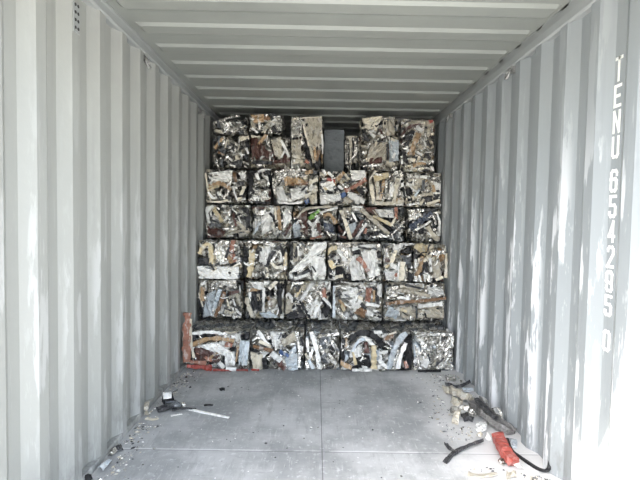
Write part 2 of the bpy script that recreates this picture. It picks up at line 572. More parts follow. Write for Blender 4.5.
def core(w, d, h, pal, seed, stretch, ang, amp, cell, slant, topmat=None):
    """the pressed block: lattice box, every face broken into crushed shards"""
    rs = random.Random(seed)
    nx, ny, nz = max(6, int(w / .0085)), max(4, int(d / .03)), max(6, int(h / .0085))
    names = list(pal); wts = [pal[n] for n in names]
    table = [rs.choices(range(len(names)), wts)[0] for _ in range(257)]
    offs = [rs.random() for _ in range(257)]
    ca, sa = math.cos(ang), math.sin(ang)

    def shard(x, y, z):
        u, w_ = x * ca + z * sa, -x * sa + z * ca
        q = noise.noise(Vector((x * 9, y * 9, z * 9 + seed))) * .25
        dd, pp = vor(u / cell * stretch + q + seed, y / cell * .7, w_ / cell + q)
        return dd, int(abs(pp[0].x * 7.31 + pp[0].y * 13.7 + pp[0].z * 29.3) * 97) % 257

    v, f, mi = [], [], []
    ids = {}
    hw, hd = w / 2, d / 2

    def vert(i, j, k):
        key = (i, j, k)
        if key in ids: return ids[key]
        x, y, z = -hw + w * i / nx, -hd + d * j / ny, h * k / nz
        n = Vector(((i == nx) - (i == 0), (j == ny) - (j == 0), (k == nz) - (k == 0)))
        dd, h_ = shard(x, y, z)
        c = 1 - folds(x * ca + z * sa + seed, z * ca - x * sa, y * 9 + offs[h_] * 20, 15)
        gap = max(0.0, 1 - (dd[1] - dd[0]) * 5)
        depth = amp * (.55 * offs[h_] + .45 * c) + amp * 1.1 * gap
        edge = abs(n.x) + abs(n.y) + abs(n.z)
        if j == 0: s = 1.0
        else: s = .45
        nn = n.normalized()
        p = Vector((x, y, z)) - Vector((n.x * .12, n.y * (1 if j == 0 else .3), n.z * (.3 if k == nz else .1))) * depth
        if edge > 1: p -= nn * (.003 + .008 * noise.noise(Vector((x * 14, y * 8 + seed, z * 14))))
        p.z += slant * (x / w) * (z / h)
        p.z = max(p.z, 0)
        ids[key] = len(v); v.append(p)
        return ids[key]

    def quad(a, b_, c, e):
        q = [vert(*t) for t in (a, b_, c, e)]
        f.append(tuple(q))
        m_ = [(a[t] + c[t]) / 2 for t in range(3)]
        _, h_ = shard(-hw + w * m_[0] / nx, -hd + d * m_[1] / ny, h * m_[2] / nz)
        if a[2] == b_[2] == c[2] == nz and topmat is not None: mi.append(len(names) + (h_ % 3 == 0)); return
        mi.append(table[h_])

    for i in range(nx):
        for k in range(nz):
            quad((i, 0, k), (i + 1, 0, k), (i + 1, 0, k + 1), (i, 0, k + 1))
            quad((i, ny, k), (i, ny, k + 1), (i + 1, ny, k + 1), (i + 1, ny, k))
    for i in range(nx):
        for j in range(ny):
            quad((i, j, nz), (i + 1, j, nz), (i + 1, j + 1, nz), (i, j + 1, nz))
            quad((i, j, 0), (i, j + 1, 0), (i + 1, j + 1, 0), (i + 1, j, 0))
    for j in range(ny):
        for k in range(nz):
            quad((0, j, k), (0, j, k + 1), (0, j + 1, k + 1), (0, j + 1, k))
            quad((nx, j, k), (nx, j + 1, k), (nx, j + 1, k + 1), (nx, j, k + 1))
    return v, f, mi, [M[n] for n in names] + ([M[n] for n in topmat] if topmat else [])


SILVER = dict(alu=6, dull=5, white=2.5, zinc=1.5, dark=2.2, beige=1, cream=.6)
GREY = dict(dull=7, zinc=3, alu=2.5, dark=2.2, beige=1.2)
WHITE = dict(white=8, alu=4, dull=1.5, dark=1.8, beige=.8)
MIXED = dict(alu=4, white=3.5, dull=3, dark=3, beige=2, cream=1.2, redbrown=.6, tan=.5, zinc=1)
DARK = dict(dark=5, zinc=4, dull=3, alu=2, redbrown=1.2, white=.8)
WARM = dict(beige=4, cream=2, dull=4.5, alu=3, tan=.8, dark=2.6, redbrown=.6, white=1.5)
GLINT = dict(alu=7, white=2.5, blueg=2, dull=3, zinc=1.5)

ROWY = {1: 4.04, 2: 4.48, 3: 4.48, 4: 4.75, 5: 4.75, 6: 4.75}
ROWZ = {1: (0.0, .335), 2: (.342, .712), 3: (.718, 1.085), 4: (1.092, 1.432), 5: (1.438, 1.782), 6: (1.788, 2.315)}
GROUP = 'pressed bales of scrap metal stacked across the container'


def yfront(row, xpx):
    return ROWY[row] + (.0002 * (xpx - 318) if row == 1 else 0)


def bale(row, x0, x1, label, pal, feats, dz=None, dep=.72, yo=0.0, stretch=1.0, ang=0.0, amp=.085, cell=.07, slant=0.0, fill=12,
         seed=None, fillpal=None, zpx=None):
    seed = seed or (row * 1000 + x0)
    rs = random.Random(seed)
    Y = yfront(row, (x0 + x1) / 2) + yo
    z0, z1 = ROWZ[row]
    if zpx:
        z1 = at((x0 + x1) / 2, zpx[0], Y).z
        if zpx[1]: z0 = at((x0 + x1) / 2, zpx[1], Y).z
    if dz: z0, z1 = dz
    zc = (z0 + z1) / 2
    pc = (CAM.z - zc) / Y * F + 218
    xa, xb = at(x0 - .4, pc, Y).x + .002, at(x1 + .4, pc, Y).x - .002
    xa = max(xa, WL + .004); xb = min(xb, WR - .004)
    w = xb - xa
    root = empty('scrap_bale', ((xa + xb) / 2, Y + dep / 2, z0))
    tag(root, label, 'scrap bale', GROUP)
    O = Vector(root.location)
    v, f, mi, ms = core(w, dep, z1 - z0, pal, seed, stretch, ang, amp, cell, slant, ('dull', 'zinc') if row == 1 else None)  # bottom row: darker metals on the top faces paint in the ceiling's shade
    mesh('pressed_block', v, f, root, ms, mi)

    def loc(px, py, dy): return at(px, py, Y + dy) - O

    slant_room = slant * .5
    loose_top = row == 1

    def put(name, vf, mk):
        vs = vf[0]
        for q in vs:                      # keep inside the bale's own footprint, allowed to stand proud of the front only
            if q.z < .004: q.z = .004 + rs.random() * .002
            if not loose_top: q.z = min(q.z, z1 - z0 + .003 + slant_room)
            q.x = min(max(q.x, -w / 2 - .001), w / 2 + .001)
        o = mesh(name, vs, vf[1], root, [M[mk]])
        if name in ('metal_strip', 'bent_profile', 'crumpled_sheet') and mk not in ('dull', 'alu', 'zinc'):
            o['label'] = WORD[mk] + ' ' + name.replace('_', ' ')  # dark gap fillers get piece labels too, though they are painted shade
        return o

    # filler shards first (deepest)
    names = list(fillpal or pal); wts = [(fillpal or pal)[n] for n in names]
    for i in range(fill):
        mk = rs.choices(names, wts)[0]
        cx = rs.uniform(-w / 2 + .03, w / 2 - .03); cz = rs.uniform(.03, z1 - z0 - .03)
        a = ang + rs.choice((0, PI / 2, rs.uniform(0, PI), rs.uniform(0, PI)))
        L = rs.uniform(.05, .13)
        dx, dz_ = math.cos(a) * L / 2, math.sin(a) * L / 2
        lim = lambda p: Vector((min(max(p.x, -w / 2 + .008), w / 2 - .008), p.y, min(max(p.z, .01), z1 - z0 - .01)))
        y0_ = -dep / 2 + rs.uniform(-.004, .022)
        if rs.random() < .55:
            mid = Vector((cx + rs.uniform(-.02, .02), y0_ - .012, cz + rs.uniform(-.02, .02)))
            pts = [lim(Vector((cx - dx, y0_ + rs.uniform(0, .03), cz - dz_))), lim(mid), lim(Vector((cx + dx, y0_ + rs.uniform(0, .03), cz + dz_)))]
            put('metal_strip', sweep(pts, rs.uniform(.012, .028), rs.choice(('flat', 'chan', 'angle')), twist=rs.uniform(-.8, .8), rs=rs), mk)
        else:
            e = Vector((dx, 0, dz_)); g = Vector((-dz_, 0, dx)) * rs.uniform(.4, .8)
            c = Vector((cx, y0_, cz))
            cs = [lim(c - e - g), lim(c + e - g * rs.uniform(.5, 1)), lim(c + e + g), lim(c - e + g * rs.uniform(.5, 1))]
            for q in cs: q.y += rs.uniform(-.012, .015)
            put('crumpled_sheet', sheet(cs, 0, amp=.012, k=22, bulge=.012, seed=rs.uniform(0, 90)), mk)
    if fill:                              # small bright and dark slivers wedged between the larger pieces
        for i in range(int(26 * w * (z1 - z0) / .16)):
            cx = rs.uniform(-w / 2 + .02, w / 2 - .02); cz = rs.uniform(.02, z1 - z0 - .02)
            a = ang + rs.uniform(-.7, .7) + rs.choice((0, 0, PI / 2)); L = rs.uniform(.03, .085)
            dx, dz_ = math.cos(a) * L / 2, math.sin(a) * L / 2
            y0_ = -dep / 2 + rs.uniform(-.03, .0)
            lim = lambda p: Vector((min(max(p.x, -w / 2 + .006), w / 2 - .006), p.y, min(max(p.z, .01), z1 - z0 - .008)))
            pts = [lim(Vector((cx - dx, y0_ + .02, cz - dz_))), lim(Vector((cx + rs.uniform(-.012, .012), y0_, cz + rs.uniform(-.012, .012)))), lim(Vector((cx + dx, y0_ + rs.uniform(0, .03), cz + dz_)))]
            put('metal_sliver', sweep(pts, rs.uniform(.008, .018), rs.choice(('flat', 'angle', 'chan')), twist=rs.uniform(-1.4, 1.4), dent=.5, rs=rs),
                rs.choices(('alu', 'white', 'dull', 'dark', 'beige', 'zinc'), (5, 3, 3, 2.2, 1.2, 1))[0])
    # painted gap shade, and the pieces that can be picked out in the photograph
    for i, ft in enumerate(feats):
        kind, mk = ft[0], ft[1]
        y_ = -.008 - .0022 * i
        if kind == 'S':
            wpx, pts = ft[2], ft[3:]
            wm = wpx * .80 / F * Y
            P = [loc(px, py, y_ + rs.uniform(-.006, .012)) for (px, py) in pts]
            for q in P: q.z = max(q.z, wm * .45)
            pr = rs.choice(('chan', 'box', 'angle', 'box')) if wpx >= 3 else 'flat'
            put('bent_profile' if len(pts) > 2 else 'metal_strip', sweep(P, wm, pr, twist=rs.uniform(-1.1, 1.1), dent=.75, rs=rs), mk)
        elif kind == 'P':
            P = [loc(px, py, y_ + rs.uniform(-.01, .012)) for (px, py) in ft[2:6]]
            # order: a,b,c,d anticlockwise or clockwise, both accepted
            put('crumpled_sheet', sheet(P, 0, amp=.028 if mk in ('white', 'alu', 'dull') else .02, k=24, bulge=.014, seed=rs.uniform(0, 90)), mk)
    return root


def S_(c, w, *p): return ('S', c, w) + p
def P_(c, *p): return ('P', c) + p


# ---- bottom row, standing forward on the floor
bale(1, 180, 249, 'large bale with an upright terracotta channel, left end of the bottom row', MIXED, [
    P_('redbrown', (194, 348), (220, 351), (220, 362), (195, 363)),
    S_('white', 3, (190, 334), (213, 331), (237, 338)),
    S_('tan', 5, (192, 345), (205, 339), (220, 338), (234, 341)),
    P_('white', (198, 346), (216, 342), (231, 352), (227, 357)),
    S_('tan', 3, (207, 361), (217, 352)), S_('terra', 3, (197, 352), (212, 361)),
    P_('blueg', (240, 341), (250, 341), (247, 365), (238, 366)),
    P_('white', (225, 353), (235, 353), (235, 365), (225, 366)),
    S_('dark', 1.5, (228, 357), (228, 362)), S_('dark', 1.5, (231, 357), (231, 362)),
    S_('terra', 5, (225, 344), (232, 346)), S_('white', 5, (219, 362), (224, 368)),
    S_('tan', 2, (238, 347), (236, 362)), S_('red', 6, (187, 366), (212, 368)), S_('terra', 4, (190, 362), (206, 363)),
    S_('red', 3, (213, 370), (230, 370), (248, 370)), S_('white', 4, (226, 368), (236, 370)),
    S_('terra', 9, (187.5, 313), (187, 340), (187.5, 362)), S_('cream', 3, (191, 319), (190.5, 340), (194, 358)),
], amp=.06, fill=10, cell=.08)
bale(1, 250, 304, 'bottom row bale with a dark brown bar and a blue scrap', SILVER, [
    P_('cream', (250, 352), (263, 355), (262, 370), (253, 369)), P_('white', (270, 332), (281, 336), (281, 350), (273, 347)),
    P_('beige', (281, 341), (294, 332), (297, 340), (284, 347)), P_('blueg', (284, 356), (296, 345), (298, 370), (288, 371)),
    S_('white', 4, (258, 331), (263, 338), (269, 346)), S_('cream', 4, (259, 341), (271, 347)), S_('brown', 4.5, (253, 346), (273, 351)),
    S_('black', 5, (264, 358), (266, 369)), S_('white', 6, (271, 353), (281, 361)), S_('redbrown', 6, (278, 362), (285, 370)),
    S_('blue', 4, (279, 352), (289, 356)), S_('red', 3, (251, 371), (259, 371)), S_('alu', 3, (297, 336), (300, 352), (299, 368)),
    S_('white', 3, (274, 333), (276, 350)), S_('black', 3, (301, 337), (303, 346)),
], ang=.7, stretch=.6, fill=18)
bale(1, 305, 340, 'silver bale of long folded strips, middle one of the bottom row', GLINT, [
    S_('alu', 3, (318, 336), (339, 334)), S_('alu', 5, (319, 346), (330, 363)), S_('dull', 4, (326, 349), (338, 367)),
    S_('white', 5.5, (311, 332), (317, 350), (320, 369)), S_('cream', 3, (305, 354), (309, 359)), S_('white', 3, (307, 338), (308, 352)),
    S_('black', 2.5, (303, 340), (306, 349)), S_('alu', 3, (325, 340), (333, 352)), S_('black', 3, (330, 346), (334, 352)), S_('blueg', 4, (309, 360), (313, 369)),
], ang=1.2, stretch=.45, fill=16)
bale(1, 341, 412, 'widest bale of the bottom row with a cream upright bar and black arched strip', dict(alu=4, white=4, dull=3, dark=3.5, blueg=1), [
    P_('black', (356, 356), (370, 356), (370, 368), (357, 368)), P_('black', (404, 340), (412, 340), (412, 370), (405, 370)),  # first black sheet paints the shade inside the holes
    S_('black', 5, (344, 338), (342, 348), (343, 361)), S_('white', 3.5, (339.5, 335), (341, 353)), S_('tan', 3, (346, 338), (346, 349)),
    S_('redbrown', 5, (366, 342), (367, 353)), S_('blueg', 4, (353, 352), (357, 342), (365, 338)), S_('white', 4, (366, 338), (375, 347)),
    P_('white', (353, 347), (362, 346), (361, 356), (354, 358)), S_('yellow', 3.5, (353, 352), (356, 365)),
    S_('tan', 5, (334, 358), (342, 364), (352, 368)), S_('black', 7, (350, 339), (360, 332), (374, 334), (383, 347)),
    S_('yellow', 6.5, (374, 346), (374, 369)), S_('white', 3.5, (352, 370), (372, 370)), S_('white', 5, (374, 333), (382, 332)),
    S_('brown', 5, (384, 339), (394, 336)), S_('cream', 2, (388, 335), (396, 332)), S_('white', 3, (379, 353), (388, 352)),
    S_('white', 5, (379, 360), (388, 369)), S_('blueg', 7, (389, 369), (395, 348), (401, 337), (407, 333)),
    S_('white', 4.5, (398, 369), (401, 354), (406, 343)), S_('terra', 4, (405, 361), (407, 368)), S_('alu', 3, (393, 369), (399, 350)),
], amp=.065, fill=8)
bale(1, 413, 455, 'bright bale of tangled bare aluminium at the right end of the bottom row', GLINT, [
    P_('dull', (424, 338), (438, 336), (443, 344), (428, 346)), P_('alu', (436, 346), (450, 340), (451, 362), (438, 360)),
    S_('alu', 3, (416, 336), (434, 334), (452, 335)), S_('alu', 2.5, (450, 337), (441, 352), (430, 358)), S_('alu', 2.5, (417, 368), (421, 352), (427, 344)),
    S_('dull', 3, (425, 350), (440, 362)), S_('alu', 2.5, (432, 362), (450, 346)), P_('white', (421, 366), (424, 359), (432, 360), (426, 368)),
    S_('black', 3, (418, 371), (430, 371), (441, 371)), S_('dull', 2.5, (428, 346), (436, 356), (450, 368)), S_('alu', 2, (415, 345), (420, 368)),
    S_('dark', 2.5, (441, 341), (443, 337)), S_('alu', 2.5, (443, 366), (452, 352)), S_('dark', 2, (436, 366), (444, 358)),
], ang=.9, stretch=.5, fill=22)

# ---- second row
bale(2, 197, 243, 'bale with pale blue crushed panels at the left end of the second row up', MIXED, [
    P_('alu', (208, 281), (236, 280), (237, 288), (208, 289)), P_('blueg', (207, 294), (216, 290), (212, 315), (202, 318)),
    S_('tan', 5, (203, 287), (202, 301)), S_('cream', 2, (198.5, 292), (203, 307)), S_('blueg', 5, (220, 289), (211, 316)),
    S_('brown', 4, (225, 292), (215, 317)), S_('cream', 2, (227, 299), (231, 316)), S_('white', 2.5, (233, 299), (236, 310), (241, 315)),
    S_('redbrown', 3.5, (229, 294), (239, 291)), S_('alu', 3, (222, 315), (240, 317)), S_('dark', 2, (224, 308), (232, 311)),
    S_('beige', 3, (237, 294), (240, 306)), S_('white', 4, (201, 284), (205, 283)), S_('dark', 3, (233, 306), (241, 309)),
], ang=1.3, stretch=.6, fill=14)
bale(2, 245, 284, 'bale crossed by a thin white slanting strip in the second row up', MIXED, [
    P_('dark', (249, 292), (262, 291), (262, 311), (252, 311)), P_('white', (248, 282), (262, 282), (265, 291), (254, 288)),
    S_('tan', 4, (247, 291), (260, 288)), S_('cream', 5.5, (246, 298), (249, 308), (253, 317)), S_('beige', 4, (258, 294), (259, 301)),
    S_('white', 3.5, (264, 288), (263, 312)), S_('brown', 4, (268, 296), (271, 307)), S_('cream', 4, (269, 289), (277, 281)),
    S_('white', 2.5, (269, 301), (270, 309)), S_('black', 5, (281, 288), (279, 300), (281, 314)), S_('white', 2.8, (274, 311), (281, 298), (288, 284)),
    P_('blueg', (259, 313), (270, 312), (279, 318), (264, 318)), S_('alu', 3, (275, 286), (276, 298)), S_('dark', 3, (255, 296), (257, 306)),
], ang=1.4, stretch=.6, fill=10)
bale(2, 286, 331, 'bale with a charcoal lower corner and slanting pale strips in the second row up', MIXED, [
    P_('dark', (288, 309), (296, 303), (307, 318), (287, 318)), P_('white', (306, 305), (318, 299), (322, 318), (310, 318)),
    P_('beige', (284.5, 300), (291, 299), (293, 312), (285, 314)), S_('white', 3, (285, 298), (289, 292), (292, 303)),
    S_('yellow', 3, (296, 297), (301, 288)), S_('white', 4, (299, 303), (305, 294), (313, 284)), S_('black', 3, (299, 301), (310, 317)),
    P_('alu', (311, 289), (325, 282), (323, 293), (313, 298)), S_('dark', 3, (300, 286), (297, 292)), S_('dull', 3, (316, 284), (322, 296)),
    S_('terra', 5, (323, 288), (325, 298)), S_('white', 3.5, (323, 298), (329, 304), (335, 311)), S_('white', 2.5, (322, 302), (314, 315)),
    S_('black', 4, (322, 308), (327, 317)), S_('white', 2, (318, 302), (308, 314)), S_('alu', 3, (292, 284), (303, 283)),
], ang=.9, stretch=.55, fill=10)
bale(2, 333, 383, 'bale of white crushed panels with a terracotta patch in the second row up', WHITE, [
    P_('white', (341, 293), (357, 287), (360, 296), (345, 298)), P_('white', (349, 301), (360, 294), (364, 304), (354, 313)),
    P_('brown', (354, 313), (360, 307), (367, 310), (364, 318)), S_('tan', 4, (339, 300), (346, 308)), S_('yellow', 3, (341, 305), (345, 311)),
    S_('blueg', 3.5, (333.5, 286), (334, 318)), P_('terra', (366, 288), (372, 288), (370, 302), (365, 301)), S_('tan', 3, (374, 290), (374, 302)),
    S_('white', 4.5, (366, 304), (379, 306)), P_('white', (377, 285), (382, 284), (382, 298), (378, 296)), S_('white', 5, (366, 312), (373, 315)),
    S_('dark', 3.5, (361, 303), (366, 309)), S_('alu', 3, (337, 312), (346, 318)), S_('dark', 3, (349, 311), (353, 316)), S_('cream', 3, (363, 299), (358, 297)),
    S_('dull', 3, (345, 284), (360, 284)), S_('dark', 2.5, (338, 290), (340, 299)),
], fill=10)
bale(2, 385, 447, 'long bale of flat horizontal layers with a brown band in the second row up', dict(beige=4, alu=4, white=3, dull=3, zinc=1), [
    P_('beige', (400, 308), (417, 306), (417, 318), (402, 318)), P_('beige', (418, 310), (444, 309), (444, 318), (418, 318)),
    P_('alu', (386, 288), (398, 286), (398, 298), (387, 299)), P_('white', (427, 288), (443, 287), (444, 296), (429, 297)),
    S_('beige', 4, (397, 290), (412, 292), (430, 296)), S_('white', 3.5, (399, 297), (411, 299)), S_('white', 2.5, (422, 297), (431, 298)),
    S_('brown', 4, (386, 304), (402, 302), (420, 301)), S_('brown', 3.5, (418, 301), (432, 300), (446, 298)), S_('dark', 2.5, (405, 285), (424, 289)),
    S_('cream', 3, (400, 286), (415, 287)), P_('blueg', (384.5, 316), (390, 306), (399, 312), (396, 319)), S_('white', 5, (418, 306), (430, 305), (443, 304)),
    S_('yellow', 3, (402, 309), (407, 312)), S_('zinc', 2, (416, 306), (417, 318)), S_('alu', 3, (387, 294), (396, 291)),
], ang=0, stretch=.35, fill=12)

# ---- third row
bale(3, 196, 242, 'bale with a hooked cream profile over a wide white panel, third row', SILVER, [
    P_('dark', (198, 257), (210, 258), (208, 265), (198, 265)), P_('white', (197, 266), (239, 267), (238, 279), (199, 280)),
    P_('alu', (216, 243), (229, 241), (229, 262), (214, 263)), S_('yellow', 5.5, (199, 254), (202, 247), (209, 243), (211, 250), (211, 264)),
    S_('terra', 5, (233, 240), (231, 250), (235, 262)), S_('tan', 4, (228, 256), (232, 263)), S_('dark', 2.5, (210, 263), (214, 270)),
    S_('alu', 3, (214, 255), (219, 243), (227, 240)), S_('white', 3, (220, 264), (228, 262)), S_('dark', 3, (229, 247), (226, 258)), S_('dull', 3, (238, 246), (239, 262)),
], fill=10, yo=-.01)
bale(3, 244, 287, 'third row bale with a round dished grey sheet and a black column', MIXED, [
    P_('dull', (254, 264), (264, 262), (267, 277), (254, 278)), P_('white', (259, 247), (271, 246), (266, 265), (260, 263)),
    S_('black', 6, (243.5, 246), (245, 262), (244, 277)), S_('yellow', 6, (252, 250), (252, 260), (249, 278)), S_('redbrown', 3, (242, 262), (242, 272)),
    S_('cream', 2.5, (264, 264), (268, 270), (267, 277)), S_('dark', 5, (266, 267), (271, 254), (280, 247)), S_('alu', 4, (272, 262), (279, 250)),
    S_('cream', 4, (271, 262), (276, 268), (282, 267)), S_('yellow', 4.5, (287, 252), (285, 266)), S_('alu', 3, (248, 242), (270, 243)),
    S_('white', 3, (281, 252), (281, 262)), S_('black', 3, (281, 246), (283, 256)), S_('dull', 3, (270, 276), (282, 271)), S_('redbrown', 2.5, (272, 242), (283, 240)),
], fill=10)
bale(3, 289, 326, 'bale wrapped in a broad white sloping panel, middle of the third row', WHITE, [
    P_('dark', (291, 246), (302, 243), (297, 258), (290, 261)), P_('beige', (293, 243), (299, 243), (299, 260), (293, 263)),
    P_('white', (289, 273), (318, 243), (334, 241), (302, 270)), P_('white', (310, 258), (323, 255), (328, 276), (313, 278)),
    S_('dark', 3, (295, 277), (301, 274), (309, 271)), S_('white', 4, (294, 279), (310, 274)), S_('dark', 2, (312, 266), (316, 272)), S_('white', 3, (298, 246), (299, 256)),
], fill=6)
bale(3, 328, 382, 'bright white crushed bale with a terracotta smear and black hollow, third row', WHITE, [
    P_('alu', (336, 246), (350, 244), (352, 266), (342, 268)), P_('white', (361, 252), (376, 249), (380, 275), (369, 278)),
    P_('white', (348, 256), (359, 255), (366, 279), (352, 281)), P_('black', (335, 266), (343, 264), (347, 279), (336, 279)),  # the black sheet is the hollow's dark, put in as colour
    S_('black', 4.5, (325, 250), (328, 262), (331, 279)), S_('yellow', 5.5, (326.5, 254), (330, 249), (337, 248)), S_('yellow', 5, (329, 260), (334, 268)),  # first black strip is the shade of a gap, painted in
    S_('black', 4, (330, 257), (336, 254)), S_('cream', 4.5, (335, 277), (343, 276)), S_('terra', 5.5, (358, 257), (363, 263), (368, 272)),
    S_('beige', 2, (342, 244), (358, 242), (374, 242)), S_('white', 4, (338, 250), (346, 262)), S_('dark', 2.5, (358, 247), (369, 249)),
    S_('white', 4, (352, 250), (362, 246), (376, 246)),
], fill=8, cell=.055)
bale(3, 384, 413, 'narrow bale with a cream upright bar and terracotta curl, third row', MIXED, [
    P_('white', (385, 271), (397, 270), (396, 281), (386, 280)), P_('zinc', (400, 255), (412, 256), (411, 269), (405, 263)),
    S_('white', 6, (393, 249), (404, 244), (414, 242)), S_('cream', 5, (396, 250), (391, 263)), S_('white', 5.5, (391, 264), (398, 269)),
    S_('terra', 4, (390, 273), (394, 276), (398, 274)), S_('cream', 6.5, (403, 262), (401, 281)), S_('yellow', 3, (385, 267), (390, 265)),
    S_('redbrown', 4, (385, 260), (390, 261)), S_('black', 5, (409, 268), (411, 281)), S_('alu', 4, (386, 249), (388, 257)), S_('white', 2, (399, 262), (398, 280)),
], fill=8)
bale(3, 414, 448, 'bale with a yellow crushed lump on top, right end of third row', WARM, [
    P_('beige', (433, 262), (441, 262), (441, 277), (433, 278)), P_('yellow', (413.5, 247), (418, 242), (428, 246), (425, 256)),
    S_('tan', 5, (422, 256), (421, 267), (416, 276)), S_('white', 3, (416, 259), (415, 268)), S_('white', 3, (430, 258), (431, 272)), S_('black', 4, (426, 262), (427, 272)),
    S_('white', 2.5, (419, 275), (421, 283)), S_('white', 2.5, (424, 274), (425, 283)), S_('white', 2.5, (429, 275), (429, 282)), S_('beige', 3.5, (446.5, 253), (446, 278)),
    S_('alu', 5, (433, 253), (445, 252)), S_('dark', 3, (412, 262), (413, 278)), S_('cream', 3, (436, 280), (443, 277)),
], ang=PI / 2, stretch=.6, fill=10)

# ---- fourth row
bale(4, 205, 250, 'bale with a red brown sheet at its lower left, fourth row', SILVER, [
    P_('redbrown', (207, 226), (226, 231), (222, 239), (208, 239)), S_('white', 3, (206.5, 210), (209, 223)), S_('yellow', 6, (213, 208), (217, 214), (222, 222)),
    S_('beige', 2.5, (217, 239), (231, 233), (249, 229)), S_('redbrown', 3, (233, 213), (236, 226)), S_('cream', 3, (237, 222), (249, 233)),
    S_('dark', 6, (246, 208), (249, 230)), S_('alu', 3, (224, 222), (230, 214)), S_('alu', 3, (222, 229), (234, 229)), S_('white', 2.5, (238, 216), (241, 223)), S_('dull', 3, (239, 210), (247, 216)),
], fill=16, cell=.05)
bale(4, 252, 292, 'bale with white rounded panels either side of a tan strip, fourth row', WHITE, [
    P_('white', (261, 217), (274, 207), (272, 229), (262, 236)), P_('white', (283, 212), (289, 208), (291, 217), (283, 231)),
    S_('redbrown', 3.5, (251.5, 208), (264, 208)), S_('tan', 4, (278, 206), (279, 217), (280, 230)), S_('dull', 4, (272, 222), (275, 236)), S_('dull', 3, (266, 234), (278, 228)),
    S_('cream', 2.5, (275, 207), (276, 220)), S_('redbrown', 4, (284, 236), (291, 224)), S_('dark', 3, (270, 213), (274, 218)), S_('blueg', 3, (254, 234), (260, 222)),
], fill=10, ang=1.1, stretch=.6)
bale(4, 293, 337, 'bale with a bright green strip in the middle of the fourth row', MIXED, [
    P_('redbrown', (298, 215), (307, 211), (308, 237), (300, 230)), P_('blueg', (292, 225), (300, 219), (301, 236), (294, 238)),
    S_('beige', 2.5, (297, 218), (304, 209), (320, 207), (338, 206)), S_('green', 4.5, (309, 219), (314, 215), (320, 210)), S_('white', 4, (308, 221), (313, 227), (319, 217)),
    S_('white', 3, (313, 226), (313, 237)), S_('redbrown', 4.5, (318, 223), (321, 237)), S_('tan', 4.5, (323, 216), (330, 213), (336, 224)), P_('navy', (323, 222), (332, 224), (335, 234), (325, 231)),
    S_('white', 3, (320, 213), (328, 210), (338, 208)), S_('alu', 2.5, (296, 224), (301, 219), (303, 228)), S_('alu', 2.5, (327, 231), (331, 237)), S_('terra', 2.5, (310, 239), (322, 236)),
], fill=10)
bale(4, 338, 405, 'widest bale of the fourth row, long pale bars crossing a dark hollow', DARK, [
    P_('white', (375, 209), (393, 210), (395, 218), (380, 217)), P_('blueg', (348, 225), (356, 222), (356, 231), (350, 234)), P_('beige', (343, 208), (351, 207), (351, 215), (345, 217)),
    S_('alu', 2.5, (371, 237), (389, 236)), S_('dull', 3.5, (367, 231), (380, 229)), S_('white', 2.5, (352, 212), (357, 222)), S_('alu', 2.5, (343, 236), (348, 226)),
    S_('redbrown', 3.5, (352, 237), (358, 228), (363, 220)), S_('white', 3.5, (356, 239), (361, 231), (367, 223)), S_('cream', 4.5, (341, 210), (346, 224), (351, 240)),
    S_('yellow', 4, (373, 216), (392, 225)), S_('beige', 5, (361, 209), (374, 221), (389, 234)), S_('terra', 3.5, (396, 207), (396, 219)), S_('cream', 2.5, (391, 226), (396, 217)),
    S_('alu', 1.6, (389, 238), (402, 224)), S_('white', 3, (400, 232), (399, 238)), S_('redbrown', 3, (346, 238), (340, 236)), S_('alu', 2, (349, 214), (346, 208)),
    S_('terra', 3, (365, 234), (366, 228)), S_('white', 2.5, (352, 207), (363, 207)),
], fill=8, ang=-.7, stretch=.4)
bale(4, 407, 441, 'bale with a slanting navy panel at the right end of the fourth row', GREY, [
    P_('alu', (408, 210), (422, 209), (420, 218), (409, 221)), S_('navy', 8, (411, 229), (421, 220), (433, 213)), S_('white', 2.5, (416, 230), (424, 226), (431, 221)),
    S_('beige', 5.5, (428, 226), (432, 234), (438, 240)), S_('white', 3, (437, 213), (440, 222), (439, 236)), S_('dull', 4, (411, 234), (426, 236)), S_('alu', 2.5, (433, 214), (436, 225)),
    S_('dark', 3, (424, 210), (434, 210)), S_('alu', 3, (412, 216), (417, 212)),
], fill=12, cell=.05)

# ---- fifth row
bale(5, 204, 246, 'bale with a mustard bar over a white fold, fifth row left end', SILVER, [
    P_('white', (208, 173), (232, 170), (231, 181), (210, 184)), S_('tan', 5, (208, 187), (215, 184), (222, 183), (231, 190)), S_('yellow', 4, (209, 188), (219, 186)),
    S_('white', 2.5, (208, 192), (214, 200), (219, 193)), S_('cream', 2.5, (205.5, 173), (208, 190), (211, 205)), S_('cream', 2.5, (211, 205), (220, 203), (228, 200)),
    S_('brown', 4, (234, 172), (236, 182)), S_('cream', 4, (239, 201), (244, 186)), S_('white', 5, (240, 172), (245, 178)), S_('alu', 3, (224, 199), (229, 190)), S_('white', 2.5, (233, 188), (237, 200)),
    S_('dark', 4, (239, 183), (244, 184)), S_('dark', 2, (216, 194), (220, 200)),
], fill=14, cell=.05)
bale(5, 247, 271, 'narrow blackish bale with white scraps on top, fifth row', DARK, [
    P_('dull', (256, 178), (268, 180), (269, 187), (257, 186)), S_('white', 3.5, (258, 172), (265, 169), (271, 168)), S_('white', 3, (266, 176), (269, 185)), S_('black', 6, (250, 172), (252, 196)),
    P_('alu', (250, 192), (268, 190), (269, 200), (252, 201)), S_('white', 2, (250, 199), (268, 196)), S_('alu', 2, (257, 190), (262, 199)), S_('dark', 3, (255, 203), (269, 203)), S_('white', 3, (256, 173), (259, 180)),
], fill=8)
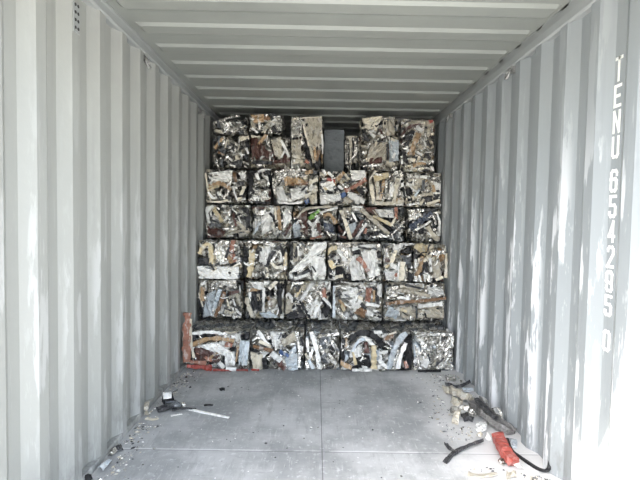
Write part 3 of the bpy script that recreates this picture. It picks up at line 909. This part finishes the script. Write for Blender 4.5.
bale(5, 273, 318, 'bale with a tan sheet above white panels, fifth row', SILVER, [
    P_('alu', (275, 171), (306, 167), (306, 176), (278, 181)), P_('tan', (284, 176), (292, 175), (308, 182), (285, 186)), S_('brown', 4, (290, 184), (308, 183)),
    P_('white', (276, 188), (282, 186), (288, 202), (278, 203)), P_('white', (290, 189), (305, 188), (305, 197), (292, 201)), S_('tan', 4.5, (305, 173), (313, 171)), S_('terra', 4, (306, 165), (308, 168)),
    P_('beige', (309, 196), (317, 192), (317, 203), (311, 205)), S_('cream', 5, (309, 183), (318, 179)), S_('cream', 4, (305, 197), (317, 189)), S_('blue', 4, (306, 200), (308, 205)),
    S_('white', 2.5, (279, 203), (292, 204), (303, 202)), S_('dull', 3, (273, 178), (275, 196)), S_('alu', 3, (292, 171), (304, 169)), S_('dark', 2, (301, 191), (307, 186)),
], fill=10)
bale(5, 319, 367, 'bale of white scraps with a rusty diagonal and a red fleck, fifth row', MIXED, [
    P_('white', (320, 184), (333, 180), (338, 191), (325, 192)), P_('white', (322, 195), (341, 193), (341, 200), (328, 203)), P_('white', (350, 170), (365, 168), (366, 178), (352, 182)),
    S_('tan', 5, (337, 180), (344, 172)), S_('red', 4, (327, 179), (335, 181)), S_('black', 6, (334, 190), (339, 187)), S_('terra', 5, (345, 191), (356, 186), (366, 179)),
    S_('white', 6, (348, 194), (356, 198), (365, 202)), S_('blue', 5, (341, 196), (346, 194)), S_('black', 4.5, (357, 188), (364, 194)), S_('white', 3, (322, 168), (326, 175)), S_('white', 3, (328, 172), (333, 177)),
    S_('black', 3, (326, 191), (332, 193)), S_('white', 3, (338, 186), (343, 189)), S_('yellow', 3, (324, 188), (327, 190)), S_('cream', 3.5, (345, 174), (349, 180)), S_('dark', 3, (349, 183), (355, 181)),
    S_('dull', 2.5, (322, 166), (348, 166)),
], fill=14, cell=.05)
bale(5, 369, 405, 'bale with a mustard arch over upright slats, fifth row', WARM, [
    P_('yellow', (373, 176), (388, 172), (391, 177), (375, 182)), S_('cream', 4.5, (371, 184), (374, 204)), S_('beige', 5, (377, 182), (378, 200)), S_('tan', 3.5, (384, 180), (382, 190), (380, 200)),
    S_('dark', 2.5, (381, 183), (381, 192)), S_('dull', 3.5, (387, 181), (386, 199)), P_('white', (390, 182), (394, 182), (394, 197), (389, 197)), S_('cream', 5, (398, 178), (396, 190), (394, 202)),
    S_('white', 3, (402, 183), (405, 196)), S_('alu', 4.5, (393, 176), (397, 172), (402, 174), (401, 180)), S_('cream', 2.5, (367, 184), (373, 174), (379, 168)), S_('beige', 4.5, (374, 203), (390, 204), (404, 201)),
    S_('black', 3, (403, 187), (405, 199)), S_('tan', 3, (393, 202), (401, 198)), S_('white', 4, (391, 168), (396, 168)),
], ang=PI / 2, stretch=.5, fill=8)
bale(5, 406, 443, 'bale with a plain beige wedge and gritty right side, fifth row', WARM, [
    P_('beige', (408, 179), (424, 178), (420, 190), (412, 190)), S_('white', 3.5, (407.5, 176), (418, 177), (430, 177)), S_('black', 5, (407, 188), (410, 201)), S_('white', 3, (406.5, 183), (411, 186)),
    S_('beige', 4, (406, 200), (418, 196), (433, 193)), S_('cream', 3, (420, 205), (424, 199)), S_('cream', 3, (427, 204), (440, 200)), S_('zinc', 4, (424, 180), (423, 191)), S_('blueg', 3, (415, 196), (420, 189)),
    S_('tan', 3, (433, 185), (435, 192)), S_('white', 2.5, (409, 205), (419, 203)), S_('alu', 3, (427, 178), (440, 178)),
], fill=18, cell=.035, amp=.035)

# ---- top row
zmid = at(230, 135.5, ROWY[6]).z
bale(6, 212, 247, 'small dull grey bale with a sloping top, uppermost at the far left', GREY, [
    S_('dull', 3, (214, 123), (226, 118), (240, 115)), S_('alu', 2, (226, 124), (233, 121)), S_('beige', 3, (215, 130), (224, 133)), S_('white', 2, (229, 122), (232, 126)), S_('dull', 3, (232, 128), (242, 124)),
], dz=(zmid + .006, at(230, 119, ROWY[6]).z), slant=.075, fill=18, dep=.6, cell=.045)
bale(6, 212, 249, 'small dull grey bale with tan slivers, under the sloping topped bale', GREY, [
    P_('cream', (239, 136), (249, 135), (249, 139), (240, 141)), S_('tan', 3, (214, 148), (219, 142), (223, 138)), S_('cream', 2, (225, 148), (227, 140)), S_('white', 3, (246, 148), (248.5, 154)),
    S_('black', 4, (246, 139), (248, 147)), S_('white', 2, (241, 152), (242, 157)), S_('dark', 3, (231, 141), (234, 152)), S_('brown', 3, (218, 152), (224, 155)), S_('dull', 3, (229, 140), (240, 146)),
    S_('white', 1.6, (217, 164), (219, 170)), S_('alu', 3, (226, 156), (233, 161)),
], dz=(ROWZ[6][0], zmid), fill=16, dep=.6, cell=.05)
zmid2 = at(268, 135, ROWY[6]).z
bale(6, 249, 283, 'small bale with an orange tan scrap on its top left corner', GREY, [
    P_('tan', (251, 115), (264, 114), (264, 122), (254, 123)), S_('brown', 4, (265, 117), (270, 120)), S_('white', 4, (280, 116), (274, 121), (270, 127)), S_('beige', 4, (264, 128), (271, 123)), S_('dark', 4, (273, 127), (278, 132)),
    P_('dull', (274, 117), (282, 117), (282, 131), (276, 130)), S_('white', 2.5, (252, 128), (258, 135)), S_('dark', 2.5, (270, 114), (277, 116)),
], dz=(zmid2 + .006, at(268, 113.5, ROWY[6]).z), fill=12, dep=.6, cell=.05)
bale(6, 250, 290, 'small bale with a dark red brown curved sheet, under the orange cornered bale', dict(dull=4, beige=3, dark=2, redbrown=2, alu=2), [
    P_('redbrown', (250.5, 138), (256, 137), (275, 158), (252, 159)), S_('redbrown', 5, (262, 154), (274, 155)), S_('tan', 4, (257, 147), (262, 140), (267, 134)), P_('beige', (271, 140), (281, 137), (283, 158), (275, 156)),
    S_('white', 2.5, (281, 140), (285, 148), (289, 157)), S_('cream', 2, (279, 150), (283, 141)), S_('redbrown', 5, (274, 162), (290, 160)), S_('dark', 4, (252, 162), (272, 163)), S_('dull', 3, (266, 147), (272, 152)),
    S_('cream', 2.5, (251, 136), (260, 137)), S_('white', 2, (285, 150), (281, 158)),
], dz=(ROWZ[6][0], zmid2), fill=8, dep=.6)
bale(6, 291, 323, 'tall top row bale with a tapering beige fluted sheet, left of the gap', WARM, [
    P_('dull', (291, 117), (302, 117), (302, 136), (291, 138)), P_('beige', (291, 140), (301, 139), (301, 158), (292, 159)), S_('black', 6, (304, 124), (307, 142), (309, 161)),  # the black strip stands in for shade in the gap
    P_('beige', (304, 119), (322, 117), (322, 142), (313, 150)), S_('beige', 4, (303, 121), (309, 142), (314, 163)), S_('cream', 2, (303.5, 126), (309, 146)), S_('tan', 3, (313, 124), (314, 142), (316, 160)),
    S_('cream', 2.5, (317, 130), (319, 148)), S_('white', 2.2, (322, 134), (323, 154)), S_('brown', 3, (319, 150), (317, 161)), S_('cream', 3, (292, 120), (299, 118)), S_('cream', 2, (302, 118), (322, 117)),
    S_('cream', 3.5, (292, 156), (301, 157)), S_('terra', 4, (305, 161), (309, 163)), S_('white', 2, (296, 128), (300, 126)),
], zpx=(116.5, None), fill=8, dep=.29, ang=PI / 2, stretch=.45)
bale(6, 361, 399, 'tall top row bale with a cream sheet above a beige folded one', WARM, [
    P_('cream', (362, 118), (382, 116), (377, 130), (366, 128)), P_('beige', (382, 118), (395, 117), (395, 135), (384, 136)), S_('black', 4, (375, 126), (382, 122), (390, 125)), S_('white', 4, (370, 133), (375, 137)), S_('white', 4, (380, 132), (383, 138)),
    S_('dark', 4, (363, 134), (369, 141)), P_('beige', (371, 143), (388, 142), (386, 160), (366, 162)), S_('cream', 3, (367, 160), (371, 150), (377, 142)), S_('dark', 2, (372, 158), (379, 143)), P_('redbrown', (370, 158), (382, 157), (382, 163), (369, 164)),
    P_('blueg', (389, 140), (399, 140), (399, 160), (390, 162)), S_('white', 3, (391, 143), (394, 150)), S_('white', 3, (396, 150), (393, 158)), S_('dark', 2.5, (387, 144), (388, 160)), S_('alu', 2.5, (362, 166), (380, 165)), S_('cream', 3, (391, 139), (397, 141)),
    S_('redbrown', 3, (380, 129), (382, 134)),
], zpx=(116.5, None), fill=8, dep=.29)
bale(6, 401, 435, 'tall gritty bale with an orange tan bar, topmost at the far right', WARM, [
    P_('beige', (404, 119), (434, 121), (434, 126), (412, 125)), S_('redbrown', 3.5, (401, 136), (406, 129), (414, 125), (424, 123)), S_('red', 3, (428, 122), (433, 121)), P_('dark', (403, 138), (412, 129), (415, 132), (407, 150)),  # the dark sheet is gap shade put into colour
    S_('tan', 5.5, (410.5, 155), (414, 144), (419, 133)), S_('white', 4.5, (416, 127), (423, 131)), S_('white', 3, (415, 151), (422, 155)), S_('blueg', 3, (409, 138), (412, 134)), S_('white', 2.5, (407, 146), (408, 153)),
    S_('dark', 4, (403, 150), (407, 163)), S_('tan', 3, (413, 166), (420, 163), (426, 164)), S_('cream', 4, (410, 159), (415, 161)), S_('white', 2.5, (402, 159), (402, 164)),
], zpx=(118.5, None), fill=22, cell=.033, amp=.04, dep=.6)

# behind the gap in the top row
Yg = 5.12
def gap_z(py): return at(340, py, Yg).z
root = bale(6, 324, 344, 'plain slate grey sheet clad block standing back in the gap of the top row', dict(slate=1), [], dz=(ROWZ[6][0], gap_z(129)), yo=Yg - 4.75, dep=.34, amp=.006, cell=3.0, fill=0)
bale(6, 345, 361, 'short bale of upright looped grey strips standing back in the gap', DARK, [
    S_('dull', 3.5, (347, 164), (346, 146), (348, 137)), S_('beige', 3.5, (351, 164), (351, 146), (350, 137)), S_('dull', 3, (355, 163), (356, 146), (354, 137)), S_('dark', 2, (353, 162), (353, 140)), S_('alu', 2, (349, 164), (354, 156), (360, 147)),
    S_('dull', 2.5, (358, 150), (359, 138)), S_('beige', 2, (346, 137), (352, 136), (357, 137)),
], dz=(ROWZ[6][0], gap_z(137)), yo=Yg - .06 - 4.75, dep=.4, fill=4, ang=PI / 2, stretch=.4)

# ------------------------------------------------------------------ loose scrap on the floor


TAKEN = []


def loose(name, label, cat, pieces, group=None):
    """pieces: (part name, vert/face pair in place, material key); one piece -> a single mesh"""
    for _p in pieces:
        X = [q[0] for q in _p[1][0]]; Yy = [q[1] for q in _p[1][0]]
        TAKEN.append((min(X), max(X), min(Yy), max(Yy)))
    if len(pieces) == 1:
        pn, vf, mk = pieces[0]
        o = Vector(min(vf[0], key=lambda q: q.z))
        c = sum((Vector(q) for q in vf[0]), Vector()) / len(vf[0]); o = Vector((c.x, c.y, 0))
        ob = mesh(name, [Vector(q) - o for q in vf[0]], vf[1], None, [M[mk]]); ob.location = o
        return tag(ob, label, cat, group)
    allv = [Vector(q) for p in pieces for q in p[1][0]]
    c = sum(allv, Vector()) / len(allv); o = Vector((c.x, c.y, 0))
    r = empty(name, o); tag(r, label, cat, group)
    for pn, vf, mk in pieces:
        mesh(pn, [Vector(q) - o for q in vf[0]], vf[1], r, [M[mk]])['label'] = WORD[mk] + ' ' + pn.replace('_', ' ')
    return r


UP = Vector((0, 0, 1))


def lie(vf, lift=0.001):
    m = min(q.z for q in vf[0])
    for q in vf[0]: q.z += lift - m
    return vf


def fp(px, py, z=0.02): return on_floor(px, py, z)


def fstrip(pts, w, prof, dent=.25, twist=.3, seed=1, settle=True):
    vf = sweep([fp(*p) for p in pts], w, prof, face=UP, dent=dent, twist=twist, rs=random.Random(seed))
    if settle: return lie(vf)
    for q in vf[0]: q.z = max(q.z, .001)
    return vf


def fsheet(pts, seed, amp=.015, bulge=.012, skirt=.004, settle=True):
    P = [fp(*p) for p in pts]
    a, b_, c, d = P
    if (b_ - a).cross(d - a).z > 0: P = [a, d, c, b_]
    # face up: reuse sheet() with vertical face
    vf = sheet(P, 0, amp=amp, k=18, bulge=bulge, skirt=skirt, res=.012, seed=seed, face=UP)
    return lie(vf) if settle else vf


# right side
loose('red_metal_offcut', 'crumpled red metal offcut with a white end near the black hose', 'scrap offcut', [
    ('bent_body', fstrip([(497, 434, .05), (503, 446, .06), (511, 456, .05), (516, 463, .03)], .062, 'box', .35, .5, 3), 'red'),
    ('torn_end', fstrip([(512, 459, .03), (519, 465, .02), (522, 466, .012)], .045, 'flat', .4, .4, 4), 'white'),
])
loose('black_hose', 'thin black hose along the right wall with its tip curled up', 'hose', [
    ('hose', fstrip([(507, 438, .03), (511, 450, .02), (520, 456, .012), (530, 463, .012), (538, 468, .012), (545, 470, .02), (549, 468, .03), (550.5, 459, .07)], .018, 'box', .1, .1, 5, False), 'black'),
])
loose('charcoal_profile', 'long charcoal window profile leaning along the foot of the right wall', 'metal profile', [
    ('profile', fstrip([(474, 400, .06), (485, 411, .07), (497, 421, .05), (512, 431, .03)], .085, 'chan', .3, .5, 6), 'ash'),
    ('inner_strip', fstrip([(476, 398, .10), (487, 408, .11), (497, 417, .09)], .03, 'box', .3, .5, 7, False), 'dark'),
])
loose('tan_strip', 'tan crumpled strip pointing at the charcoal profile', 'metal strip', [('s', fstrip([(447, 389, .02), (459, 394, .04), (474, 402, .03)], .075, 'angle', .4, .6, 8), 'beige')])
loose('grey_bent_sheet', 'grey sheet bent to an arch beside the charcoal profile', 'metal sheet', [
    ('top_flange', fstrip([(453, 412, .04), (455, 407, .10), (463, 407, .11), (470, 410, .09), (473, 415, .05)], .04, 'angle', .3, .4, 9, False), 'dull'),
    ('side_leaf', fstrip([(455, 424, .005), (456, 415, .04), (459, 407, .09)], .04, 'flat', .3, .4, 10, False), 'beige'),
])
loose('black_scrap_plate', 'small black plate under the bent grey sheet', 'metal scrap', [('p', fsheet([(461, 413), (475, 411), (473, 420), (464, 419)], 4), 'dark')])
loose('forked_black_strip', 'forked black strip lying alone on the open floor', 'metal strip', [
    ('main_arm', fstrip([(445, 462, .01), (455, 451, .015), (467, 446, .02), (482, 440, .03)], .025, 'angle', .3, .4, 11), 'dark'),
    ('side_arm', fstrip([(446, 443, .01), (450, 448, .015), (456, 451, .012)], .022, 'angle', .3, .3, 12), 'dark'),
])
loose('dark_bent_strip', 'dark bent strip lying in front of the right end bale', 'metal strip', [('s', fstrip([(447, 383, .02), (455, 386, .03), (462, 385, .03), (469, 381, .05)], .035, 'angle', .3, .6, 13), 'dark')])
loose('olive_flat_strip', 'flat olive strip at the front edge of the floor, right', 'metal strip', [('s', fstrip([(468, 473, .01), (480, 476, .01), (497, 473, .02)], .03, 'flat', .35, .5, 14), 'beige')])
loose('white_crumpled_foil', 'white crumpled foil between bent grey sheet and red offcut', 'foil', [('p', fsheet([(477, 421), (487, 425), (486, 431), (475, 428)], 9, .02), 'white')])
loose('silver_scrap_curl', 'silver curl at the wall beside the charcoal profile', 'metal curl', [('s', fstrip([(493, 408, .12), (498, 407, .15), (502, 414, .12), (503, 419, .09)], .02, 'flat', .2, .4, 15, False), 'alu')])
loose('pale_blue_scrap', 'pale blue grey scrap behind the red offcut against the wall', 'metal scrap', [('p', fsheet([(508, 436), (517, 438), (517, 447), (511, 445)], 12, .02), 'blueg')])
loose('white_scrap_flake', 'white flake under the wall just left of the tan strip tip', 'metal scrap', [('p', fsheet([(463, 388), (472, 387), (474, 390), (466, 391.5)], 14, .02), 'blueg')])

for q_, (pts_, mk_, lab_) in enumerate((
    ([(452, 397), (463, 399), (461, 405), (450, 403)], 'beige', 'dusty beige flake below the tan strip, furthest from the wall'),
    ([(464, 404), (472, 405), (471, 409), (463, 408)], 'dull', 'grey crumpled flake between tan strip and bent grey sheet'),
    ([(445, 376), (454, 375), (456, 379), (447, 380)], 'dull', 'grey flake at the foot of the right end bale'),
    ([(486, 432), (493, 434), (492, 439), (485, 437)], 'white', 'white flake just left of the top of the red offcut'),
    ([(477, 432), (483, 433), (482, 437), (476, 436)], 'beige', 'beige flake lying between white foil and forked black strip'),
    ([(500, 456), (506, 458), (504, 463), (498, 460)], 'dull', 'grey flake on the floor left of the red offcut'),
    ([(506, 470), (516, 470), (517, 475), (507, 476)], 'beige', 'beige flake below the white end of the red offcut'),
)):
    loose('scrap_flake', lab_, 'metal scrap', [('p', fsheet(pts_, 50 + q_, .016), mk_)], 'flakes along the right wall')

# left side
loose('white_capped_box', 'small black box with a white face by the left wall', 'scrap box', [
    ('casing', fstrip([(167, 399, .03), (168, 393, .08)], .07, 'box', .2, .2, 16), 'black'),
    ('white_face', fsheet([(163, 392.5, .115), (171, 391.5, .115), (171.5, 397.5, .10), (163.5, 398.5, .10)], 15, .008, settle=False), 'white'),
])
for (a, b_, lab, w, mk, sd) in (
    ((157, 409), (172, 406), 'charcoal profile stub left of the black box', .04, 'dark', 20),
    ((165, 404), (181, 404), 'dull grey profile stub just before the black box', .05, 'zinc', 21),
    ((172, 408), (196, 407), 'thin dark strip where the white rod begins', .02, 'dark', 22),
):
    loose('profile_stub', lab, 'metal profile', [('s', fstrip([(a[0], a[1], .03), ((a[0] + b_[0]) / 2, (a[1] + b_[1]) / 2 - 1, .035), (b_[0], b_[1], .02)], w, 'chan', .3, .5, sd), mk)], 'profile stubs by the left wall')
loose('curled_wire_scrap', 'curled silver scrap at the right of the black box', 'metal curl', [('s', fstrip([(178, 405, .02), (181, 399, .06), (185, 402, .05), (182, 407, .02)], .025, 'flat', .3, .5, 23), 'alu')])
loose('white_rod', 'thin white rod lying flat on the floor by the left wall', 'rod', [('s', fstrip([(186, 408.3, .008), (208, 413, .008), (229, 417.3, .008)], .016, 'box', .05, .1, 24), 'white')])
loose('cream_bent_clip', 'cream bent clip standing against the left wall', 'metal clip', [
    ('upright', fstrip([(147, 402, .09), (146, 408, .07), (147, 415, .02)], .03, 'flat', .3, .5, 25, False), 'beige'),
    ('foot', fstrip([(146, 417, .02), (152, 418, .02), (158, 417, .015)], .03, 'flat', .3, .4, 26), 'cream'),
])
loose('white_sliver', 'white sliver on the floor in front of the black box', 'metal scrap', [('s', fstrip([(171, 415, .01), (177, 414, .01), (182, 413, .01)], .018, 'flat', .3, .3, 27), 'white')])
loose('pale_metal_scrap', 'pale grey metal scrap at the foot of the left wall, nearest the doorway', 'metal scrap', [('p', fsheet([(98, 467), (108, 457), (112, 460), (103, 471)], 31, .02), 'blueg')])
loose('black_wad', 'black wad at the foot of the left wall on the bottom edge', 'metal scrap', [('p', fsheet([(84, 477), (90, 474), (93, 478), (87, 483)], 33, .02), 'black')])
loose('dark_wall_scrap', 'small dark scrap against the left wall beyond the pale grey scrap', 'metal scrap', [('p', fsheet([(114, 446), (121, 443), (123, 448), (116, 450)], 34, .02), 'dark')])
loose('silver_wall_scrap', 'silver shaving between dark scrap and pale grey scrap on the left', 'metal scrap', [('p', fsheet([(107, 453), (113, 448), (117, 451), (111, 456)], 35, .02), 'dull')])
loose('black_crumb', 'black crumb on the open floor before the left bales', 'metal scrap', [('p', fsheet([(219, 386.5), (225, 386.5), (225, 388.5), (220, 388.5)], 36, .008), 'black')])
loose('black_twig_scrap', 'short black sliver on the open floor, above the white rod', 'metal scrap', [('s', fstrip([(204, 404.5, .01), (208, 404, .012), (213, 404.5, .01)], .022, 'flat', .3, .3, 37), 'black')])


def grit(name, label, region, n, seed, mats, smin=.002, smax=.008):
    rs = random.Random(seed)
    v, f, mi = [], [], []
    for i in range(n):
        p = region(rs)
        if p is None or any(b_[0] - .02 < p[0] < b_[1] + .02 and b_[2] - .02 < p[1] < b_[3] + .02 for b_ in TAKEN): continue
        r = rs.uniform(smin, smax) * rs.choice((.6, .8, 1, 1.3))
        sx, sy, sz = r * rs.uniform(.5, 2.2), r * rs.uniform(.5, 1.5), r * rs.uniform(.3, .8)
        a = rs.uniform(0, PI)
        k = len(v)
        for (x, y, z) in ((1, 0, .6), (0, 1, .5), (-1, 0, .6), (0, -1, .4), (.2, .1, 1.6), (0, 0, 0)):
            xx, yy = x * sx, y * sy
            v.append((p[0] + xx * math.cos(a) - yy * math.sin(a), p[1] + xx * math.sin(a) + yy * math.cos(a), .0005 + z * sz))
        mm = rs.choices(range(len(mats)), [m_[1] for m_ in mats])[0]
        for q in ((0, 1, 4), (1, 2, 4), (2, 3, 4), (3, 0, 4), (1, 0, 5), (2, 1, 5), (3, 2, 5), (0, 3, 5)):
            f.append(tuple(k + t for t in q)); mi.append(mm)
    o = mesh(name, v, f, None, [M[m_[0]] for m_ in mats], mi)
    return tag(o, label, 'grit', kind='stuff')


def reg_right(rs):
    y = rs.uniform(2.3, 4.0)
    x = WR - .03 - abs(rs.gauss(0, .16)) * (1.25 if y < 3.5 else .8)
    return (x, y) if x > .75 else None


def reg_left(rs):
    y = rs.uniform(2.2, 4.0)
    x = WL + .025 + abs(rs.gauss(0, .07))
    return (x, y) if x < -.88 else None


def reg_mid(rs):
    return (rs.uniform(-.85, .72), 2.2 + 1.75 * rs.random())


grit('swarf_grit', 'pale grit and metal swarf strewn along the foot of the right wall', reg_right, 2600, 1, (('white', 1.6), ('beige', 4), ('dull', 4), ('dark', 2), ('zinc', 3)))
grit('swarf_grit', 'thin line of grit along the foot of the left wall', reg_left, 600, 2, (('beige', 4), ('dull', 4), ('dark', 2), ('white', 2)))
grit('swarf_grit', 'sparse crumbs scattered over the open floor', reg_mid, 130, 3, (('dull', 4), ('dark', 3), ('white', 3)), .002, .006)

# ------------------------------------------------------------------ light
sun = bpy.data.lights.new('sun', 'SUN'); sun.energy = 5.0; sun.angle = math.radians(.53); sun.color = (1, .955, .88)
so = bpy.data.objects.new('sun', sun); COL.objects.link(so)
d = Vector((1.0, 1.0, -2.1)).normalized()
so.rotation_euler = d.to_track_quat('-Z', 'Y').to_euler()
so.location = (-4, -5, 10)

w = bpy.data.worlds.new('sky'); S.world = w; w.use_nodes = True
t = w.node_tree; t.nodes.clear()
out = t.nodes.new('ShaderNodeOutputWorld'); bg = t.nodes.new('ShaderNodeBackground')
sky = t.nodes.new('ShaderNodeTexSky'); sky.sky_type = 'NISHITA'; sky.sun_disc = False
sky.sun_elevation = math.radians(56); sky.sun_rotation = math.radians(225); sky.dust_density = 2.5; sky.air_density = 1.0
hs = t.nodes.new('ShaderNodeHueSaturation'); hs.inputs['Saturation'].default_value = .6
t.links.new(sky.outputs[0], hs.inputs['Color']); t.links.new(hs.outputs[0], bg.inputs['Color'])
t.links.new(bg.outputs[0], out.inputs[0]); bg.inputs['Strength'].default_value = .3

S.view_settings.view_transform = 'Standard'; S.view_settings.look = 'None'
S.view_settings.gamma = 1; S.view_settings.use_curve_mapping = False
S.view_settings.exposure = 1.92
S.cycles.max_bounces = 12; S.cycles.diffuse_bounces = 8; S.cycles.glossy_bounces = 5
S.cycles.sample_clamp_indirect = 6
